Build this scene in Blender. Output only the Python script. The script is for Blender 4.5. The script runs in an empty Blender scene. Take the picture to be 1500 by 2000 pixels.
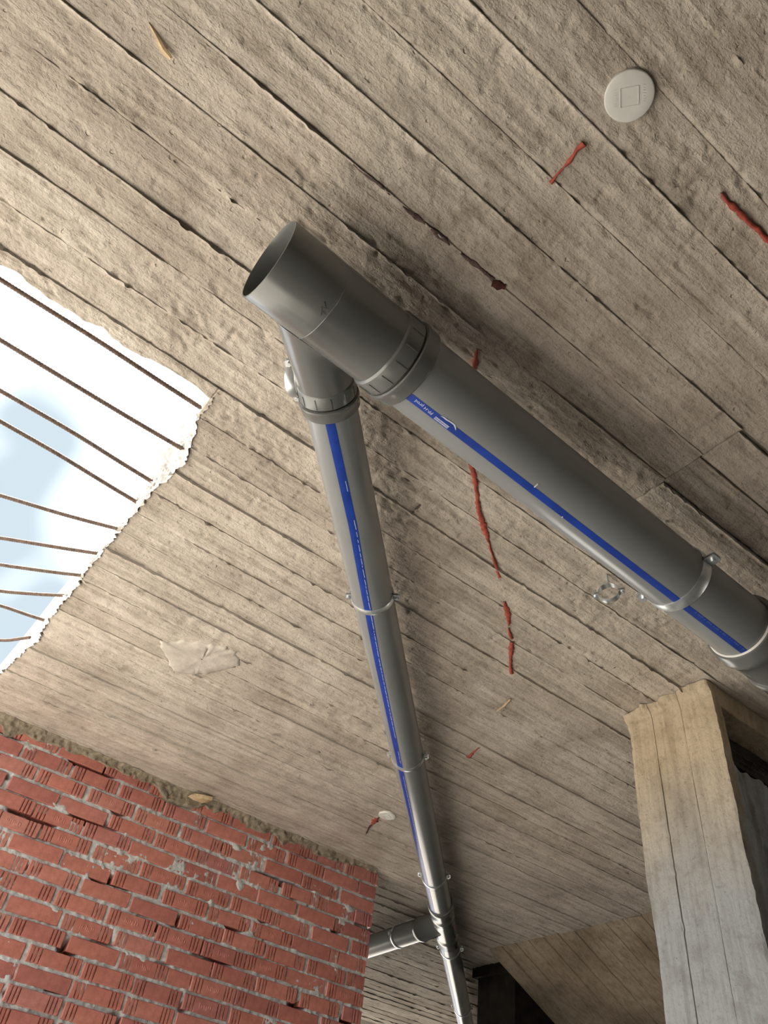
import bpy, math, random
import numpy as np
from mathutils import Matrix, Vector

# ------------------------------------------------------------------ camera
scene = bpy.context.scene
COL = scene.collection
H = 1.55            # ceiling height above the camera
FLOOR = -1.45
RIGHT = (0.78687458, -0.60504463, 0.12144708)
DOWN = (0.50146421, 0.51220820, -0.69726352)
FWD = (0.35966935, 0.60956030, 0.70645183)
cam_data = bpy.data.cameras.new('camera')
cam = bpy.data.objects.new('camera', cam_data)
COL.objects.link(cam)
cam_data.sensor_fit = 'VERTICAL'
cam_data.sensor_height = 24.0
cam_data.lens = 24.0 * 1453.58 / 2000.0
cam_data.clip_start = 0.02
cam.matrix_world = Matrix(((RIGHT[0], -DOWN[0], -FWD[0], 0), (RIGHT[1], -DOWN[1], -FWD[1], 0),
                           (RIGHT[2], -DOWN[2], -FWD[2], 0), (0, 0, 0, 1)))
scene.camera = cam

# ------------------------------------------------------------------ light
SKY = 2.4
SUN = 14.0
world = bpy.data.worlds.new('sky')
scene.world = world
world.use_nodes = True
wn, wl = world.node_tree.nodes, world.node_tree.links
wn.clear()
w_out = wn.new('ShaderNodeOutputWorld')
w_bg = wn.new('ShaderNodeBackground')
w_tc = wn.new('ShaderNodeTexCoord')
w_noise = wn.new('ShaderNodeTexNoise')
w_noise.inputs['Scale'].default_value = 1.7
w_noise.inputs['Detail'].default_value = 3.0
w_ramp = wn.new('ShaderNodeValToRGB')
w_ramp.color_ramp.elements[0].position = 0.44
w_ramp.color_ramp.elements[0].color = (0.165, 0.196, 0.216, 1)
w_ramp.color_ramp.elements[1].position = 0.60
w_ramp.color_ramp.elements[1].color = (0.92, 0.96, 1.0, 1)
w_map = wn.new('ShaderNodeMapping')
w_map.inputs['Location'].default_value = (0.3, 0.7, 0.0)
wl.new(w_tc.outputs['Generated'], w_map.inputs['Vector'])
wl.new(w_map.outputs['Vector'], w_noise.inputs['Vector'])
wl.new(w_noise.outputs['Fac'], w_ramp.inputs['Fac'])
wl.new(w_ramp.outputs['Color'], w_bg.inputs['Color'])
w_bg.inputs['Strength'].default_value = SKY
wl.new(w_bg.outputs['Background'], w_out.inputs['Surface'])

sun_data = bpy.data.lights.new('sun', 'SUN')
sun_data.energy = SUN
sun_data.angle = math.radians(0.6)
sun_data.color = (1.0, 0.95, 0.87)
sun = bpy.data.objects.new('sun', sun_data)
COL.objects.link(sun)
SUN_DIR = Vector((0.24, -0.10, -0.96)).normalized()
sun.rotation_euler = SUN_DIR.to_track_quat('-Z', 'Y').to_euler()

vs = scene.view_settings
vs.view_transform = 'Standard'
vs.look = 'None'
vs.gamma = 1.0
vs.use_curve_mapping = False
vs.exposure = 0.78

# light paths: plenty for an open hall, and quick
cy = scene.cycles
cy.max_bounces = 5
cy.diffuse_bounces = 3
cy.glossy_bounces = 2
cy.transmission_bounces = 0
cy.transparent_max_bounces = 2
cy.caustics_reflective = False
cy.caustics_refractive = False

rng = random.Random(7)
V = np.array


# ------------------------------------------------------------------ noise
def _hash(i, j, seed):
    h = (i.astype(np.int64) * 374761393 + j.astype(np.int64) * 668265263 + seed * 974634217) & 0xFFFFFFFF
    h = ((h ^ (h >> 13)) * 1274126177) & 0xFFFFFFFF
    h = ((h ^ (h >> 16)) * 2246822519) & 0xFFFFFFFF
    return ((h ^ (h >> 15)) & 0xFFFF) / 32767.5 - 1.0


def vn(x, y, seed=0):
    x = np.asarray(x, float); y = np.asarray(y, float) + np.zeros_like(x)
    x = x + np.zeros_like(y)
    i = np.floor(x); j = np.floor(y)
    fx = x - i; fy = y - j
    fx = fx * fx * (3 - 2 * fx); fy = fy * fy * (3 - 2 * fy)
    i = i.astype(np.int64); j = j.astype(np.int64)
    a = _hash(i, j, seed); b = _hash(i + 1, j, seed)
    c = _hash(i, j + 1, seed); d = _hash(i + 1, j + 1, seed)
    return (a + (b - a) * fx) * (1 - fy) + (c + (d - c) * fx) * fy


def fbm(x, y, seed=0, octs=3):
    s = 0.0; a = 1.0; t = 0.0
    for o in range(octs):
        s = s + a * vn(np.asarray(x) * 2 ** o, np.asarray(y) * 2 ** o, seed + o * 17)
        t += a; a *= 0.5
    return s / t


# ------------------------------------------------------------------ mesh helpers
def link(name, me, mat, parent=None, label=None, cat=None, group=None, kind=None):
    o = bpy.data.objects.new(name, me)
    COL.objects.link(o)
    if mat is not None and me is not None and len(me.materials) == 0:
        me.materials.append(mat)
    if parent is not None:
        o.parent = parent
    if label: o['label'] = label
    if cat: o['category'] = cat
    if group: o['group'] = group
    if kind: o['kind'] = kind
    return o


def empty(name, label, cat, loc=(0, 0, 0), group=None, kind=None):
    o = bpy.data.objects.new(name, None)
    o.empty_display_size = 0.05
    COL.objects.link(o)
    o.location = loc
    o['label'] = label
    if cat: o['category'] = cat
    if group: o['group'] = group
    if kind: o['kind'] = kind
    bpy.context.view_layer.update()
    return o


def mesh(name, verts, faces, smooth=True):
    me = bpy.data.meshes.new(name)
    me.from_pydata([tuple(map(float, v)) for v in verts], [], faces)
    me.update()
    if smooth:
        me.polygons.foreach_set('use_smooth', [True] * len(me.polygons))
    return me


def grid_mesh(name, P, smooth=True, flip=False):
    """P: (n, m, 3) array of points -> quad grid mesh (fast)."""
    n, m = P.shape[:2]
    me = bpy.data.meshes.new(name)
    me.vertices.add(n * m)
    me.vertices.foreach_set('co', np.ascontiguousarray(P, dtype=np.float32).ravel())
    idx = np.arange(n * m).reshape(n, m)
    q = np.stack([idx[:-1, :-1], idx[1:, :-1], idx[1:, 1:], idx[:-1, 1:]], -1).reshape(-1, 4)
    if flip:
        q = q[:, ::-1]
    k = len(q)
    me.loops.add(k * 4)
    me.loops.foreach_set('vertex_index', np.ascontiguousarray(q, dtype=np.int32).ravel())
    me.polygons.add(k)
    me.polygons.foreach_set('loop_start', np.arange(0, k * 4, 4, dtype=np.int32))
    me.polygons.foreach_set('loop_total', np.full(k, 4, dtype=np.int32))
    me.polygons.foreach_set('use_smooth', np.full(k, smooth, dtype=bool))
    me.update(calc_edges=True)
    return me


class MB:
    """collects shapes into one mesh"""
    def __init__(self):
        self.v = []; self.f = []

    def add(self, verts, faces):
        b = len(self.v)
        self.v += [tuple(map(float, p)) for p in verts]
        self.f += [[b + i for i in f] for f in faces]

    def box(self, lo, hi, M=None):
        x0, y0, z0 = lo; x1, y1, z1 = hi
        vs_ = [(x0, y0, z0), (x1, y0, z0), (x1, y1, z0), (x0, y1, z0), (x0, y0, z1), (x1, y0, z1), (x1, y1, z1), (x0, y1, z1)]
        if M is not None:
            vs_ = [M @ Vector(p) for p in vs_]
        self.add(vs_, [[3, 2, 1, 0], [4, 5, 6, 7], [0, 1, 5, 4], [1, 2, 6, 5], [2, 3, 7, 6], [3, 0, 4, 7]])

    def bbox(self, c, ax, ay, az, half, bev=0.0):
        """oriented box with chamfered vertical edges; ax, ay, az unit axes"""
        c = V(c, float); ax = V(ax, float); ay = V(ay, float); az = V(az, float)
        hx, hy, hz = half
        if bev <= 0:
            ring = [(-hx, -hy), (hx, -hy), (hx, hy), (-hx, hy)]
        else:
            b = bev
            ring = [(-hx + b, -hy), (hx - b, -hy), (hx, -hy + b), (hx, hy - b), (hx - b, hy), (-hx + b, hy), (-hx, hy - b), (-hx, -hy + b)]
        n = len(ring)
        vs_ = [c + ax * x + ay * y - az * hz for x, y in ring] + [c + ax * x + ay * y + az * hz for x, y in ring]
        fs = [list(range(n))[::-1], list(range(n, 2 * n))]
        fs += [[i, (i + 1) % n, n + (i + 1) % n, n + i] for i in range(n)]
        self.add(vs_, fs)

    def tube(self, pts, r, seg=10, caps=True):
        pts = [V(p, float) for p in pts]
        rs = r if hasattr(r, '__len__') else [r] * len(pts)
        n = len(pts)
        up = None
        rings = []
        for i in range(n):
            d = pts[min(i + 1, n - 1)] - pts[max(i - 1, 0)]
            d = d / np.linalg.norm(d)
            if up is None:
                up = V([0, 0, 1.]) if abs(d[2]) < 0.9 else V([1., 0, 0])
            e1 = np.cross(up, d); e1 /= np.linalg.norm(e1)
            e2 = np.cross(d, e1)
            up = e2
            rings.append([pts[i] + rs[i] * (math.cos(a) * e1 + math.sin(a) * e2) for a in np.linspace(0, 2 * math.pi, seg, endpoint=False)])
        vs_ = [p for rg in rings for p in rg]
        fs = []
        for i in range(n - 1):
            for k in range(seg):
                fs.append([i * seg + k, i * seg + (k + 1) % seg, (i + 1) * seg + (k + 1) % seg, (i + 1) * seg + k])
        if caps:
            fs.append(list(range(seg))[::-1]); fs.append([(n - 1) * seg + k for k in range(seg)])
        self.add(vs_, fs)

    def build(self, name, mat, parent=None, smooth=False, **kw):
        me = mesh(name, self.v, self.f, smooth)
        return link(name, me, mat, parent, **kw)


def frame(d):
    d = V(d, float)
    e1 = np.cross([0, 0, 1.], d); e1 /= np.linalg.norm(e1)
    return e1, np.cross(d, e1)


def lathe(name, P, d, prof, seg=64, closed=False, a0=0.0, a1=360.0):
    """revolve (t, r) profile round the axis P + t d; angle 0 = horizontal side, 90 = up"""
    P = V(P, float); d = V(d, float); e1, e2 = frame(d)
    full = abs(a1 - a0 - 360) < 1e-6
    n = seg if full else seg + 1
    ang = np.radians(np.linspace(a0, a1, n, endpoint=not full))
    vs_, fs = [], []
    for t, r in prof:
        for a in ang:
            vs_.append(P + d * t + r * (math.cos(a) * e1 + math.sin(a) * e2))
    m = len(prof)
    for i in range(m if closed else m - 1):
        i2 = (i + 1) % m
        for k in range(n if full else n - 1):
            k2 = (k + 1) % n
            fs.append([i * n + k, i2 * n + k, i2 * n + k2, i * n + k2])
    me = mesh(name, vs_, fs, True)
    me.update()
    sharp_edges(me, 35)
    return me


def sharp_edges(me, deg=35):
    try:
        me.set_sharp_from_angle(angle=math.radians(deg))
    except Exception:
        pass


# ------------------------------------------------------------------ materials
def new_mat(name):
    m = bpy.data.materials.new(name)
    m.use_nodes = True
    nt = m.node_tree
    b = nt.nodes['Principled BSDF']
    return m, nt, b


def nd(nt, typ, **kw):
    n = nt.nodes.new(typ)
    for k, v in kw.items():
        if k in n.inputs:
            n.inputs[k].default_value = v
        else:
            setattr(n, k, v)
    return n


def ramp(nt, stops):
    r = nt.nodes.new('ShaderNodeValToRGB')
    els = r.color_ramp.elements
    els[0].position, els[0].color = stops[0][0], (*stops[0][1], 1)
    els[1].position, els[1].color = stops[-1][0], (*stops[-1][1], 1)
    for p, c in stops[1:-1]:
        e = els.new(p); e.color = (*c, 1)
    return r


def mixc(nt, fac, a, b, mode='MIX'):
    n = nt.nodes.new('ShaderNodeMix')
    n.data_type = 'RGBA'; n.blend_type = mode
    for sock, val in ((n.inputs[0], fac), (n.inputs[6], a), (n.inputs[7], b)):
        if isinstance(val, bpy.types.NodeSocket):
            nt.links.new(val, sock)
        elif isinstance(val, tuple):
            sock.default_value = (*val, 1)
        else:
            sock.default_value = val
    return n.outputs[2]


def mapping(nt, scale, loc=(0, 0, 0), rot=(0, 0, 0)):
    tc = nt.nodes.new('ShaderNodeTexCoord')
    mp = nt.nodes.new('ShaderNodeMapping')
    mp.inputs['Scale'].default_value = scale
    mp.inputs['Location'].default_value = loc
    mp.inputs['Rotation'].default_value = rot
    nt.links.new(tc.outputs['Object'], mp.inputs['Vector'])
    return mp.outputs['Vector']


def noise(nt, vec, scale, detail=4.0, rough=0.55):
    n = nd(nt, 'ShaderNodeTexNoise', Scale=scale, Detail=detail, Roughness=rough)
    nt.links.new(vec, n.inputs['Vector'])
    return n.outputs['Fac']


def concrete(name, light, mid, dark, axis=0, bump=0.5, per_object=0.25, rough=0.9, grain=1.0, second=None):
    """board-marked concrete; axis = direction of the boards (0 x, 1 y, 2 z)"""
    m, nt, b = new_mat(name)
    L = nt.links
    st = [46.0, 46.0, 46.0]; st[axis] = 2.5
    vg = mapping(nt, tuple(st))
    v1 = mapping(nt, (1, 1, 1))
    grain_n = noise(nt, vg, 1.0, 3.0, 0.6)
    cloud = noise(nt, v1, 3.2, 3.0, 0.6)
    speck = noise(nt, v1, 95.0, 2.0, 0.65)
    blot = noise(nt, v1, 17.0, 2.0, 0.6)
    r1 = ramp(nt, [(0.30, dark), (0.50, mid), (0.68, light)])
    L.new(cloud, r1.inputs['Fac'])
    c = r1.outputs['Color']
    g = ramp(nt, [(0.36, (0.62, 0.60, 0.58)), (0.55, (1, 1, 1))])
    L.new(grain_n, g.inputs['Fac'])
    c = mixc(nt, min(1.0, 0.62 * grain), c, g.outputs['Color'], 'MULTIPLY')
    s = ramp(nt, [(0.33, (0.58, 0.55, 0.52)), (0.45, (1, 1, 1)), (0.62, (1, 1, 1)), (0.74, (1.16, 1.15, 1.12))])
    L.new(speck, s.inputs['Fac'])
    c = mixc(nt, 0.40, c, s.outputs['Color'], 'MULTIPLY')
    bl = ramp(nt, [(0.32, (0.82, 0.80, 0.78)), (0.48, (1, 1, 1)), (0.66, (1.05, 1.05, 1.04))])
    L.new(blot, bl.inputs['Fac'])
    c = mixc(nt, 0.7, c, bl.outputs['Color'], 'MULTIPLY')
    if per_object:
        oi = nt.nodes.new('ShaderNodeObjectInfo')
        pr = ramp(nt, [(0.0, (0.80, 0.77, 0.74)), (0.45, (1, 1, 1)), (1.0, (1.10, 1.09, 1.08))])
        L.new(oi.outputs['Random'], pr.inputs['Fac'])
        c = mixc(nt, per_object * 2.2, c, pr.outputs['Color'], 'MULTIPLY')
    if second is not None:
        zc, width, col2 = second           # greyer pour below height zc; cool sky light is partly painted in
        sp = nt.nodes.new('ShaderNodeSeparateXYZ')
        L.new(v1, sp.inputs[0])
        mr = nd(nt, 'ShaderNodeMapRange')
        mr.inputs['From Min'].default_value = zc - width
        mr.inputs['From Max'].default_value = zc + width
        ad = nt.nodes.new('ShaderNodeMath'); ad.operation = 'MULTIPLY_ADD'
        ad.inputs[1].default_value = 0.35; L.new(cloud, ad.inputs[0])
        zz = nt.nodes.new('ShaderNodeMath'); zz.operation = 'SUBTRACT'; zz.inputs[1].default_value = 0.175
        L.new(sp.outputs[2], zz.inputs[0]); L.new(zz.outputs[0], ad.inputs[2])
        L.new(ad.outputs[0], mr.inputs['Value'])
        c2 = mixc(nt, 0.30, (col2[0], col2[1], col2[2]), s.outputs['Color'], 'MULTIPLY')
        c2 = mixc(nt, 0.9, c2, bl.outputs['Color'], 'MULTIPLY')
        c2 = mixc(nt, 0.5, c2, g.outputs['Color'], 'MULTIPLY')
        c = mixc(nt, mr.outputs['Result'], c2, c)
    L.new(c, b.inputs['Base Color'])
    b.inputs['Roughness'].default_value = rough
    b.inputs['Specular IOR Level'].default_value = 0.2
    lump = noise(nt, mapping(nt, tuple(1.0 if k == axis else 1.7 for k in range(3))), 40.0, 4.0, 0.78)
    pit_n = noise(nt, v1, 58.0, 1.0, 0.5)
    pt = ramp(nt, [(0.20, (0, 0, 0)), (0.27, (1, 1, 1))])
    L.new(pit_n, pt.inputs['Fac'])
    pm = nt.nodes.new('ShaderNodeMath'); pm.operation = 'MULTIPLY_ADD'; pm.inputs[1].default_value = 0.5
    L.new(pt.outputs['Color'], pm.inputs[0]); L.new(lump, pm.inputs[2])
    bp0 = nd(nt, 'ShaderNodeBump', Strength=min(1.0, bump * 1.2), Distance=0.0060)
    L.new(pm.outputs[0], bp0.inputs['Height'])
    bp = nd(nt, 'ShaderNodeBump', Strength=bump, Distance=0.004)
    L.new(bp0.outputs['Normal'], bp.inputs['Normal'])
    ma = nt.nodes.new('ShaderNodeMath'); ma.operation = 'MULTIPLY_ADD'; ma.inputs[1].default_value = 0.6
    L.new(speck, ma.inputs[0]); L.new(grain_n, ma.inputs[2])
    L.new(ma.outputs[0], bp.inputs['Height'])
    L.new(bp.outputs['Normal'], b.inputs['Normal'])
    return m


def simple(name, col, rough=0.6, metal=0.0, spec=0.5, var=0.0, vscale=30.0, bump=0.0, bscale=60.0, bdist=0.003):
    m, nt, b = new_mat(name)
    v = mapping(nt, (1, 1, 1))
    if var > 0:
        f = noise(nt, v, vscale, 4.0, 0.6)
        r = ramp(nt, [(0.32, tuple(max(0, c * (1 - var)) for c in col)), (0.68, tuple(min(1, c * (1 + var)) for c in col))])
        nt.links.new(f, r.inputs['Fac'])
        nt.links.new(r.outputs['Color'], b.inputs['Base Color'])
    else:
        b.inputs['Base Color'].default_value = (*col, 1)
    b.inputs['Roughness'].default_value = rough
    b.inputs['Metallic'].default_value = metal
    b.inputs['Specular IOR Level'].default_value = spec
    if bump > 0:
        f2 = noise(nt, v, bscale, 4.0, 0.6)
        bp = nd(nt, 'ShaderNodeBump', Strength=bump, Distance=bdist)
        nt.links.new(f2, bp.inputs['Height'])
        nt.links.new(bp.outputs['Normal'], b.inputs['Normal'])
    return m


M_CEIL = concrete('board_marked_concrete', (0.66, 0.60, 0.525), (0.585, 0.525, 0.455), (0.46, 0.405, 0.345), 0, bump=0.8, per_object=0.24)
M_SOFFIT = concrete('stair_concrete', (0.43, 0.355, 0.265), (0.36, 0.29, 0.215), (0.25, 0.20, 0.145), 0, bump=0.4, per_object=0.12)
M_COLUMN = concrete('column_concrete', (0.60, 0.51, 0.375), (0.53, 0.44, 0.315), (0.38, 0.30, 0.205), 2, bump=0.55, per_object=0.0, grain=0.8,
                    second=(1.08, 0.24, (0.35, 0.36, 0.365)))
M_BLUEGREY = concrete('grey_concrete', (0.50, 0.52, 0.53), (0.43, 0.45, 0.46), (0.30, 0.315, 0.32), 2, bump=0.5, per_object=0.0)
M_CHIP = concrete('broken_concrete', (0.90, 0.89, 0.87), (0.84, 0.82, 0.79), (0.60, 0.56, 0.51), 0, bump=0.8, per_object=0.0)
M_WALL = concrete('plain_concrete', (0.25, 0.22, 0.185), (0.21, 0.185, 0.155), (0.16, 0.14, 0.115), 0, bump=0.2, per_object=0.0)
M_DARK = simple('dark_fill', (0.020, 0.016, 0.012), 0.9, spec=0.1, var=0.4, vscale=12)  # near-black colour, stands in for the darkness in the slot and under the stair
M_MORTAR = simple('grey_mortar', (0.60, 0.61, 0.60), 0.95, spec=0.15, var=0.22, vscale=60, bump=0.6, bscale=130, bdist=0.004)
M_SMEAR = simple('brown_mortar', (0.30, 0.255, 0.19), 0.95, spec=0.12, var=0.3, vscale=45, bump=0.8, bscale=110, bdist=0.006)
M_PATCH = simple('pale_mortar', (0.52, 0.475, 0.42), 0.9, spec=0.15, var=0.14, vscale=25, bump=0.5, bscale=90)
M_FLOOR = simple('dusty_floor', (0.16, 0.145, 0.128), 0.95, spec=0.1, var=0.12, vscale=2)
M_GROUND = simple('earth', (0.41, 0.385, 0.35), 0.95, spec=0.1, var=0.12, vscale=1)
M_RED = simple('red_streak', (0.40, 0.085, 0.06), 0.65, spec=0.3, var=0.35, vscale=70, bump=0.5, bscale=160)
M_DKRED = simple('dark_red_stain', (0.10, 0.035, 0.03), 0.8, spec=0.2, var=0.3, vscale=90)
M_STAIN = simple('brown_stain', (0.15, 0.105, 0.095), 0.9, spec=0.15, var=0.4, vscale=120, bump=0.8, bscale=200)
M_WOOD = simple('pale_wood', (0.66, 0.50, 0.31), 0.7, spec=0.3, var=0.2, vscale=55)
M_ZINC = simple('zinc_steel', (0.74, 0.78, 0.80), 0.36, metal=0.8, var=0.10, vscale=60, bump=0.1, bscale=90)
M_RUBBER = simple('black_rubber', (0.015, 0.015, 0.014), 0.6)
M_BLUE = simple('blue_stripe', (0.012, 0.050, 0.34), 0.38, spec=0.5, var=0.18, vscale=18)
M_PRINT = simple('white_print', (0.62, 0.66, 0.78), 0.5)
M_PRINTPALE = simple('pale_blue_print', (0.10, 0.14, 0.40), 0.5)
M_WHITE = simple('white_plastic', (0.74, 0.735, 0.70), 0.42, spec=0.4, var=0.05, vscale=25)
M_REBAR = simple('rusty_rebar', (0.14, 0.095, 0.07), 0.75, metal=0.2, var=0.45, vscale=70, bump=0.3)


def plastic(name, col, rough):
    m, nt, b = new_mat(name)
    v = mapping(nt, (1, 1, 1))
    f = noise(nt, v, 7.0, 3.0, 0.5)
    r = ramp(nt, [(0.30, tuple(c * 0.96 for c in col)), (0.70, tuple(c * 1.04 for c in col))])
    nt.links.new(f, r.inputs['Fac'])
    sc = noise(nt, mapping(nt, (1, 1, 1), rot=(0.3, 0.5, 0.9)), 210.0, 2.0, 0.5)     # faint scuffs
    sr = ramp(nt, [(0.74, (0, 0, 0)), (0.80, (1, 1, 1))])
    nt.links.new(sc, sr.inputs['Fac'])
    c = mixc(nt, sr.outputs['Color'], r.outputs['Color'], tuple(min(1, k * 1.5) for k in col))
    nt.links.new(c, b.inputs['Base Color'])
    b.inputs['Roughness'].default_value = rough
    b.inputs['Specular IOR Level'].default_value = 0.85
    return m


M_PIPE = plastic('grey_pipe_plastic', (0.245, 0.259, 0.267), 0.23)
M_FIT = plastic('grey_fitting_plastic', (0.145, 0.151, 0.148), 0.22)


def brick_mat():
    m, nt, b = new_mat('red_brick')
    L = nt.links
    v = mapping(nt, (1, 1, 1))
    oi = nt.nodes.new('ShaderNodeObjectInfo')
    pr = ramp(nt, [(0.0, (0.46, 0.165, 0.135)), (0.35, (0.56, 0.205, 0.155)), (0.7, (0.61, 0.235, 0.18)), (0.9, (0.49, 0.19, 0.17)), (1.0, (0.64, 0.27, 0.195))])
    L.new(oi.outputs['Random'], pr.inputs['Fac'])
    f = noise(nt, v, 28.0, 5.0, 0.65)
    r = ramp(nt, [(0.30, (0.68, 0.64, 0.64)), (0.55, (1, 1, 1)), (0.74, (1.16, 1.22, 1.25))])
    L.new(f, r.inputs['Fac'])
    c = mixc(nt, 0.85, pr.outputs['Color'], r.outputs['Color'], 'MULTIPLY')
    L.new(c, b.inputs['Base Color'])
    b.inputs['Roughness'].default_value = 0.42
    b.inputs['Specular IOR Level'].default_value = 0.55
    bp = nd(nt, 'ShaderNodeBump', Strength=0.35, Distance=0.003)
    L.new(noise(nt, v, 120.0, 4.0, 0.6), bp.inputs['Height'])
    L.new(bp.outputs['Normal'], b.inputs['Normal'])
    return m


M_BRICK = brick_mat()

# ------------------------------------------------------------------ the setting: ceiling slab
# opening in the slab, its right edge broken; (y, x) of the lower and upper arris
EDGE_BOT = [(1.331, .201), (1.395, .202), (1.428, .201), (1.442, .216), (1.492, .228), (1.53, .236), (1.589, .252), (1.645, .241), (1.687, .241),
            (1.735, .229), (1.874, .228), (1.982, .226), (2.128, .219), (2.243, .219), (2.396, .225), (2.669, .217), (2.884, .233), (3.028, .218), (3.253, .197), (3.62, .20)]
EDGE_TOP = [(1.33, .190), (1.43, .193), (1.482, .205), (1.531, .206), (1.598, .193), (1.654, .207), (1.715, .192), (1.768, .200), (1.838, .194), (1.926, .208),
            (2.012, .213), (2.164, .215), (2.355, .212), (2.534, .206), (2.717, .201), (2.93, .200), (3.144, .197), (3.428, .190), (3.62, .19)]
EDGE_Y = [(-3.0, 1.335), (-0.8, 1.34), (-.375, 1.337), (-.328, 1.327), (-.299, 1.337), (-.244, 1.343), (-.206, 1.338), (-.165, 1.339), (-.116, 1.324), (-.051, 1.345), (.029, 1.330), (.102, 1.327), (.20, 1.329)]
HOLE_Y0 = 1.335
SLAB_T = 0.12


def edge_x(y):
    y = np.asarray(y, float)
    base = np.interp(y, [p[0] for p in EDGE_BOT], [p[1] for p in EDGE_BOT])
    return base + 0.006 * vn(y * 60, 3.0, 5) + 0.004 * vn(y * 150, 8.0, 6)


def edge_y(x):
    x = np.asarray(x, float)
    base = np.interp(x, [p[0] for p in EDGE_Y], [p[1] for p in EDGE_Y])
    return base + 0.004 * vn(x * 45, 1.0, 9)


SLAB_X0 = -1.3          # the slab ends here, outside the picture


def slab_boxes():
    mb = MB()
    zb, zt = H + 0.012, H + SLAB_T
    X1, Y0, Y1 = 9.0, -4.0, 9.0
    # the slab steps back at the re-entrant corner where the bars stick out
    mb.box((SLAB_X0, Y0, zb), (X1, HOLE_Y0 - 0.012, zt))
    mb.box((0.275, HOLE_Y0 - 0.012, zb), (X1, Y1, zt))
    return mb


ceiling = slab_boxes().build('ceiling', M_WALL, label='board-marked grey-brown concrete ceiling slab', kind='structure')


def fins(x, seed):
    f = vn(x * 2.3, 0.5, seed) + 0.8 * vn(x * 9, 1.5, seed + 1) + 0.35
    f = np.clip(f, 0, 2)
    crumbs = np.clip(vn(x * 62, 2.5, seed + 2) - 0.15, 0, 1) * np.clip(vn(x * 3.5, 7.5, seed + 3) * 2 + 0.5, 0, 1)
    return f * 0.0044 + crumbs * 0.016


def strip_height(x, y, v, w, seed, style):
    """how far the concrete stands down into the room (m)"""
    off, tilt, rough, woody = style
    h = off + tilt * (v / w - 0.5)
    h = h + 0.0007 * woody * vn(x * 2.2, y * 150, 11) + 0.0008 * woody * vn(x * 6, y * 75, 12)
    h = h + 0.0011 * fbm(x * 14, y * 18, 13)
    fl = fbm(x * 9, y * 17, seed + 20, 3)
    h = h + 0.0013 * np.clip((fl - 0.02) / 0.06, 0, 1) - 0.0016 * np.clip((fbm(x * 13, y * 26, seed + 30, 2) - 0.36) / 0.07, 0, 1)
    patch = np.clip(fbm(x * 2.6, y * 5.0, seed + 40, 3) * 1.8 + rough, 0, 1)
    h = h + patch * (0.0024 * vn(x * 75, y * 85, 14) + 0.0022 * vn(x * 38, y * 42, 15) - 0.0012)
    h = h - np.clip(vn(x * 48, y * 60, 16) - 0.66, 0, 1) * 0.016
    crack = np.abs(fbm(x * 7, y * 16, seed + 60, 2))
    h = h - np.clip(0.03 - crack, 0, 1) * 0.09 * np.clip(patch * 1.5 - 0.2, 0, 1)
    e0 = np.exp(-(v / 0.0045) ** 2); e1 = np.exp(-((w - v) / 0.0045) ** 2)
    h = h + e0 * fins(x, seed) - e1 * (0.0016 + 0.0030 * np.clip(vn(x * 3.1, 4.4, seed + 8), -0.7, 1))
    return h


def vcoords(w, cell):
    inner = np.linspace(0.010, w - 0.010, max(3, int(round((w - 0.02) / cell)) + 1))
    return np.concatenate([[0.0, 0.002, 0.0045, 0.007], inner, [w - 0.007, w - 0.004, w - 0.0015, w]])


def xcoords(x0, x1, y, k, coarse_below=None):
    xs = [x0]
    while xs[-1] < x1:
        x = xs[-1]
        dist = math.sqrt(x * x + y * y + H * H)
        st = k * dist
        xs.append(x + st)
    xs[-1] = x1
    return V(xs)


def strip_style(seed):
    r = random.Random(seed * 31 + 5)
    return (r.uniform(-0.0022, 0.0030), r.uniform(-0.0025, 0.0025), r.uniform(-0.35, 0.35), r.choice([0.5, 0.8, 1.2, 1.7]))


GAP = -0.0004
LINES = [-.892, -.817, -.742, -.667, -.592, -.517, -.442, -.367, -.292, -.217, -.142, -.067, .008, .083, .158, .233, .310, .383, .458, .533, .610, .681, .756, .830, .908, .985, 1.062, 1.142, 1.222, 1.298, 1.372, 1.446,
         1.522, 1.600, 1.675, 1.750, 1.825, 1.900, 1.983, 2.066, 2.145, 2.225, 2.305, 2.385]
while LINES[-1] < 4.30:
    LINES.append(LINES[-1] + 0.077)
LINES = [l * H for l in LINES]


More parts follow.
